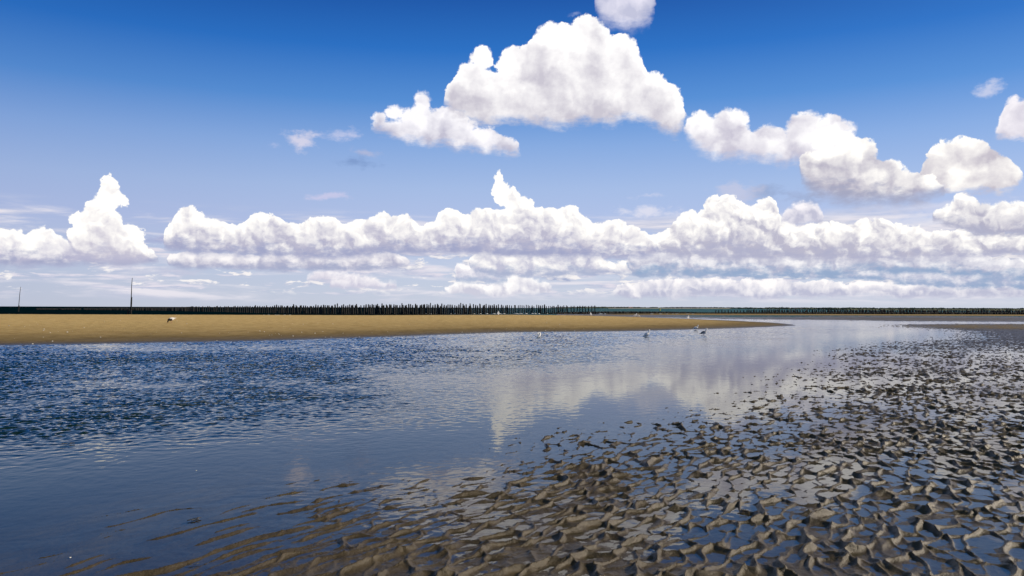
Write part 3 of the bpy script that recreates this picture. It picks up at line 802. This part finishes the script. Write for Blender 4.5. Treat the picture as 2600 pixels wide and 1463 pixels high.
# ------------------------------------------------------------------ shells, weed, pebbles
def shell_mesh(i):
    rs = random.Random(i); V, Fc = [], []; n, m = 12, 4
    for j in range(m + 1):
        t = j / m
        for k in range(n):
            a = 2 * math.pi * k / n; r = math.sin(t * math.pi / 2) * (1 + .05 * math.cos(a * 9)) * (1 if math.cos(a) > -.6 else .8)
            V.append((r * math.cos(a), r * .8 * math.sin(a), .45 * math.cos(t * math.pi / 2) + (.02 if j == m else 0)))
    for j in range(m):
        for k in range(n):
            a = j * n + k; b = j * n + (k + 1) % n; Fc.append((a, a + n, b + n, b))
    V.append((0, 0, .0)); c = len(V) - 1
    for k in range(n): Fc.append((m * n + (k + 1) % n, m * n + k, c))
    return mesh_of('shell', V, Fc, M_SHELL)
SH = [shell_mesh(i) for i in range(4)]
spots = [(22, 828), (110, 840), (112, 836), (171, 844), (255, 857), (133, 867), (82, 874), (461, 846), (474, 823), (660, 841), (671, 843), (690, 851), (708, 849), (800, 847), (845, 823), (819, 843), (826, 857), (871, 847), (744, 854), (550, 866), (1388, 821), (1421, 824), (1173, 844), (1385, 840), (912, 856), (840, 857), (766, 844), (1459, 841)]
for i in range(52):
    x = random.uniform(0, 1500) ** 1.0; v = random.uniform(812, 862 - x * .012)
    spots.append((x, v))
for i, (x, v) in enumerate(spots):
    p = bar_point(x, v)
    if p.z < .01: continue
    s = (random.uniform(.036, .048) if i < 28 else random.uniform(.016, .03)) * (p.y / 45) ** .5
    o = link('shell', SH[i % 4], None, p + Vector((0, 0, .004)), (random.gauss(0, .3), random.gauss(0, .3), random.uniform(0, 6)), s)
    tag(o, 'small white shell lying on the golden sandbar', 'shell', 'shells scattered over the sandbar')
for (x, v, lab) in ((498, 1195, 'white shell fragment in the shallow water, left of centre'), (178, 1416, 'white shell on the wet sand near the bottom left corner')):
    p = ground(x, v); o = link('shell', SH[1], None, p + Vector((0, 0, .0)), (0.2, .1, 1), .007); tag(o, lab, 'shell')
def weed(p, s, label, k=9, seed=1):
    rs = random.Random(seed); V, Fc = [], []
    for i in range(k):
        a = rs.uniform(0, 6.28); L = rs.uniform(.5, 1) * s; pts = []; rad = []
        for j in range(7):
            t = j / 6; pts.append((math.cos(a + t * rs.uniform(-.5, .5)) * L * t, math.sin(a + t * .6) * L * t, .10 * s * math.sin(t * 2.6) + .002)); rad.append((.09 * s * (1 - .7 * abs(t - .5)), .02 * s))
        tube(pts, rad, 6, V=V, Fc=Fc)
    o = link('seaweed', mesh_of('seaweed', V, Fc, M_WEED), None, p); tag(o, label, 'seaweed', 'bits of seaweed on the flats')
weed(ground(499, 1322) + Vector((0, 0, .003)), .060, 'dark curled seaweed clump in the shallow water at lower left', seed=3)
weed(ground(173, 1129) + Vector((0, 0, .001)), .09, 'flat dark seaweed strand floating in the calm water at left', 6, 8)
weed(ground(1388, 1119) + Vector((0, 0, .002)), .018, 'tiny dark scrap of weed in the water by the centre', 6, 5)
weed(ground(1890, 1296, .02), .032, 'golden brown weed tuft on a ripple crest right of centre', 9, 6)
weed(ground(1940, 1270, .02), .030, 'small brown weed tuft just right of the golden tuft', 9, 9)
weed(ground(2585, 1120, .02), .05, 'brown weed caught on the ripples at the right edge', 9, 10)
weed(ground(490, 1437) + Vector((0, 0, .003)), .030, 'small dark weed scrap near the bottom edge, left of centre', 8, 12)

# ------------------------------------------------------------------ foam, buoy, far shore
V, Fc = [], []
def foam_line(x0, x1, v, n, wid=.5, h=.10):
    for i in range(n):
        x = x0 + (x1 - x0) * (i + random.uniform(0, .9)) / n; p = ground(x, v)
        L = p.y / F * (x1 - x0) / n * random.uniform(.4, .9)
        tube([(p.x - L / 2, p.y, .0), (p.x - L / 4, p.y, .04), (p.x + L / 4, p.y + .1, .04), (p.x + L / 2, p.y, .0)], [(wid * .4, h * .3), (wid, h), (wid * .9, h * .9), (wid * .3, h * .3)], 8, V=V, Fc=Fc)
foam_line(662, 742, 801.6, 6, .5, .09); foam_line(1065, 1170, 797.6, 9, .5, .10); foam_line(1190, 1330, 797.3, 8, .5, .08); foam_line(1330, 1500, 797.0, 14, .5, .10)
foam_line(1520, 1540, 797.6, 3, .5, .10); foam_line(1655, 1765, 798.2, 7, .4, .10)
o = link('sea_foam', mesh_of('sea_foam', V, Fc, M_FOAM)); tag(o, 'white foam lines washing between the feet of the posts', 'foam', None, 'stuff')

p = ground(1675.5, 789); e = empty('buoy', p); tag(e, 'small yellow buoy floating on the teal sea before the far shore', 'buoy')
V, Fc = tube([(0, 0, -.3), (0, 0, 0), (0, 0, .5), (0, 0, .62)], [.35, .55, .5, .2], 14); link('float', mesh_of('float', V, Fc, M_YELLOW), e)
V, Fc = tube([(0, 0, .6), (0, 0, 1.1), (0, 0, 1.3), (0, 0, 1.6)], [.12, .12, .28, .04], 10); link('topmark', mesh_of('topmark', V, Fc, M_YELLOW), e)

D = 3000.0
def SD(x): return float(np.interp(x, [0, 1850, 2000, 2150, 4000], [3000, 3000, 1500, 750, 700]))
HP = [(1385, -2), (1410, 1.0), (1440, 3.2), (1513, 5.0), (1560, 4.6), (1600, 4.2), (1650, 3.2), (1700, 3.2), (1750, 3.2), (1800, 4.2), (1850, 3.7), (1900, 3.4), (1950, 3.6), (2000, 3.4), (2100, 3.4), (2200, 3.2), (2300, 2.9), (2400, 2.7), (2500, 2.5), (2600, 2.4), (3000, 3), (3600, 2)]
def hill_px(x): return float(np.interp(x, [a for a, _ in HP], [b for _, b in HP]))
def build_shore():
    px = np.arange(1384, 3600, 3.0); ys = np.linspace(0, 1, 14); V = []; nc = len(px)
    for t in ys:
        for x in px:
            d = SD(x); X = (x - 1300) / F * d; Y = d * (1 + .22 * t)
            h = (hill_px(x) / F * d * .55 + CAM_H) * math.sin(min(1, t * 1.6) * math.pi / 2) ** .7
            if t > 0: h += .35 * d / 3000 * float(fbm(np.array([x * .03]), np.array([t * 2.0]), 3)[0])
            else: h = -1.0
            V.append((X * (1 + .22 * t), Y, h))
    Fc = [(i * nc + j, i * nc + j + 1, (i + 1) * nc + j + 1, (i + 1) * nc + j) for i in range(13) for j in range(nc - 1)]
    setting(link('hills', mesh_of('hills', V, Fc, M_HILL)))
    xb = np.arange(1545, 1860, 4.0); V = []; Fc = []
    for i, x in enumerate(xb):
        X = (x - 1300) / F * 3000
        V += [(X * .98, 2940, -.3), (X * .99, 2975, .9 + .2 * math.sin(x * .3)), (X, 3012, 1.4)]
        if i: b = 3 * i; Fc += [(b - 3, b, b + 1, b - 2), (b - 2, b + 1, b + 2, b - 1)]
    setting(link('far_beach', mesh_of('far_beach', V, Fc, M_BEACH)))
    V = []; Fc = []; rs = np.random.RandomState(5)
    bm = bmesh.new(); bmesh.ops.create_icosphere(bm, subdivisions=1, radius=1); ico = np.array([v.co[:] for v in bm.verts]); icf = [tuple(v.index for v in f.verts) for f in bm.faces]; bm.free()
    for i in range(3600):
        x = rs.uniform(1400, 3000); t = rs.beta(1.2, 1.5); d = SD(x); k = d / 3000
        clump = perlin(np.array([x * .035]), np.array([t * 3.0]))[0]
        if clump < -.30 and t > .1 and x < 1950: continue
        g = (hill_px(x) * k * 3000 / F * .55 + CAM_H) * math.sin(min(1, t * 1.6) * math.pi / 2) ** .7
        r = rs.uniform(1.2, 2.3) * (1.25 if clump > .1 else .85) * k ** .75
        Y = d * (1 + .22 * t) + 4; X = (x - 1300) / F * Y
        b = len(V); q = ico * (1 + .18 * rs.uniform(-1, 1, (len(ico), 1))) * [r * rs.uniform(1.1, 2.2), r, r * rs.uniform(.5, .9)] + [X, Y, g + r * .2]
        V += q.tolist(); Fc += [tuple(b + k_ for k_ in f) for f in icf]
    o = link('far_wood', mesh_of('far_wood', V, Fc, M_TREE)); tag(o, 'dark far-off trees and hedges covering the low far shore', 'wood', None, 'stuff')
build_shore()
def house(x, v, w, h, rz, label, tile=False):
    d = SD(x); q = d / 3000; w *= q; h *= q
    y = d * 1.02; X = (x - 1300) / F * y
    z = max(.8 * q, CAM_H + ((781.7 + (x - 1300) * .0029) - v) / F * y - h)
    y = d * (1.01 + .03 * min(3, z / q)); X = (x - 1300) / F * y
    e = empty('house', (X, y, z), rz); tag(e, label, 'house', 'houses on the far shore')
    d = w * .65
    V = [(-w/2, -d/2, -2), (w/2, -d/2, -2), (w/2, d/2, -2), (-w/2, d/2, -2), (-w/2, -d/2, h*.6), (w/2, -d/2, h*.6), (w/2, d/2, h*.6), (-w/2, d/2, h*.6), (-w/2, 0, h*.95), (w/2, 0, h*.95)]
    link('wall', mesh_of('wall', V, [(0,1,5,4), (1,2,6,9,5), (2,3,7,6), (3,0,4,8,7)], M_WALL, False), e)
    k = .25; V = []
    for dz in (0.02, .22): V += [(-w/2-k, -d/2-k, h*.56+dz), (w/2+k, -d/2-k, h*.56+dz), (w/2+k, 0, h*.97+dz), (-w/2-k, 0, h*.97+dz), (w/2+k, d/2+k, h*.56+dz), (-w/2-k, d/2+k, h*.56+dz)]
    Fq = [(6,7,8,9), (9,8,10,11), (3,2,1,0), (5,4,2,3), (0,1,7,6), (4,5,11,10), (1,2,8,7), (2,4,10,8), (0,6,9,3), (3,9,11,5)]
    r = link('roof', mesh_of('roof', V, Fq, M_ROOF2 if tile else M_ROOF, False), e)
    bm = bmesh.new(); bmesh.ops.create_cube(bm, size=1); bmesh.ops.scale(bm, vec=(.6, .5, 1.3), verts=bm.verts); bmesh.ops.translate(bm, vec=(w*.35, 0, h + .3), verts=bm.verts)
    me = bpy.data.meshes.new('chimney'); bm.to_mesh(me); bm.free(); me.materials.append(M_WALL); link('chimney', me, r)
    return e
house(1601, 781.0, 15, 5.0, .1, 'lone pink-roofed house at the water on the far shore, left of the town', True)
hs = [(1562, 780, 6, 4, .3), (1583, 780.5, 6, 4, 0), (1706, 781, 7, 5, .2), (1712, 780.2, 7, 4.6, 0), (1719, 781.2, 8, 5, -.2), (1725, 780, 6, 5, .4), (1731, 781, 7, 5.4, 0), (1737, 781.8, 9, 4.8, .2), (1743, 780.2, 6, 5, 0), (1750, 781.6, 8, 5, -.3),
      (1757, 780.6, 7, 5, .1), (1764, 781.7, 9, 5, 0), (1771, 781, 7, 4.6, .2), (1778, 780.5, 7, 5, -.2), (1785, 782, 10, 4.6, .1), (1797, 781, 6, 4.8, .2), (1810, 782, 8, 4.2, 0), (1826, 781, 6, 4.4, .2), (1848, 782, 7, 4.4, .1), (1870, 782.6, 6, 4, 0), (2019, 782.2, 7, 4.2, .2), (2034, 782.5, 8, 4.2, 0), (2085, 782.5, 6, 4, .1), (2290, 783.6, 6, 4, 0), (2480, 783.8, 8, 4, .2)]
for i, (x, v, w, h, rz) in enumerate(hs):
    lab = 'tiny white house in the town row on the far shore' if 1700 < x < 1800 else ('tiny white house among trees on the far shore right of the town' if x > 1800 else 'tiny white house among trees on the far shore left of the town')
    house(x, v, w * 1.25, h * 1.1, rz, lab)
x = 1986; d = SD(x) * 1.15; X = (x - 1300) / F * d; V, Fc = tube([(0, 0, 0), (0, 0, 3), (0, 0, 6.4)], [.55, .4, .15], 8)
o = link('mast', mesh_of('mast', V, Fc, M_ROOF), None, (X, d, 1.8)); tag(o, 'thin mast rising from the wooded far shore on the right', 'mast')
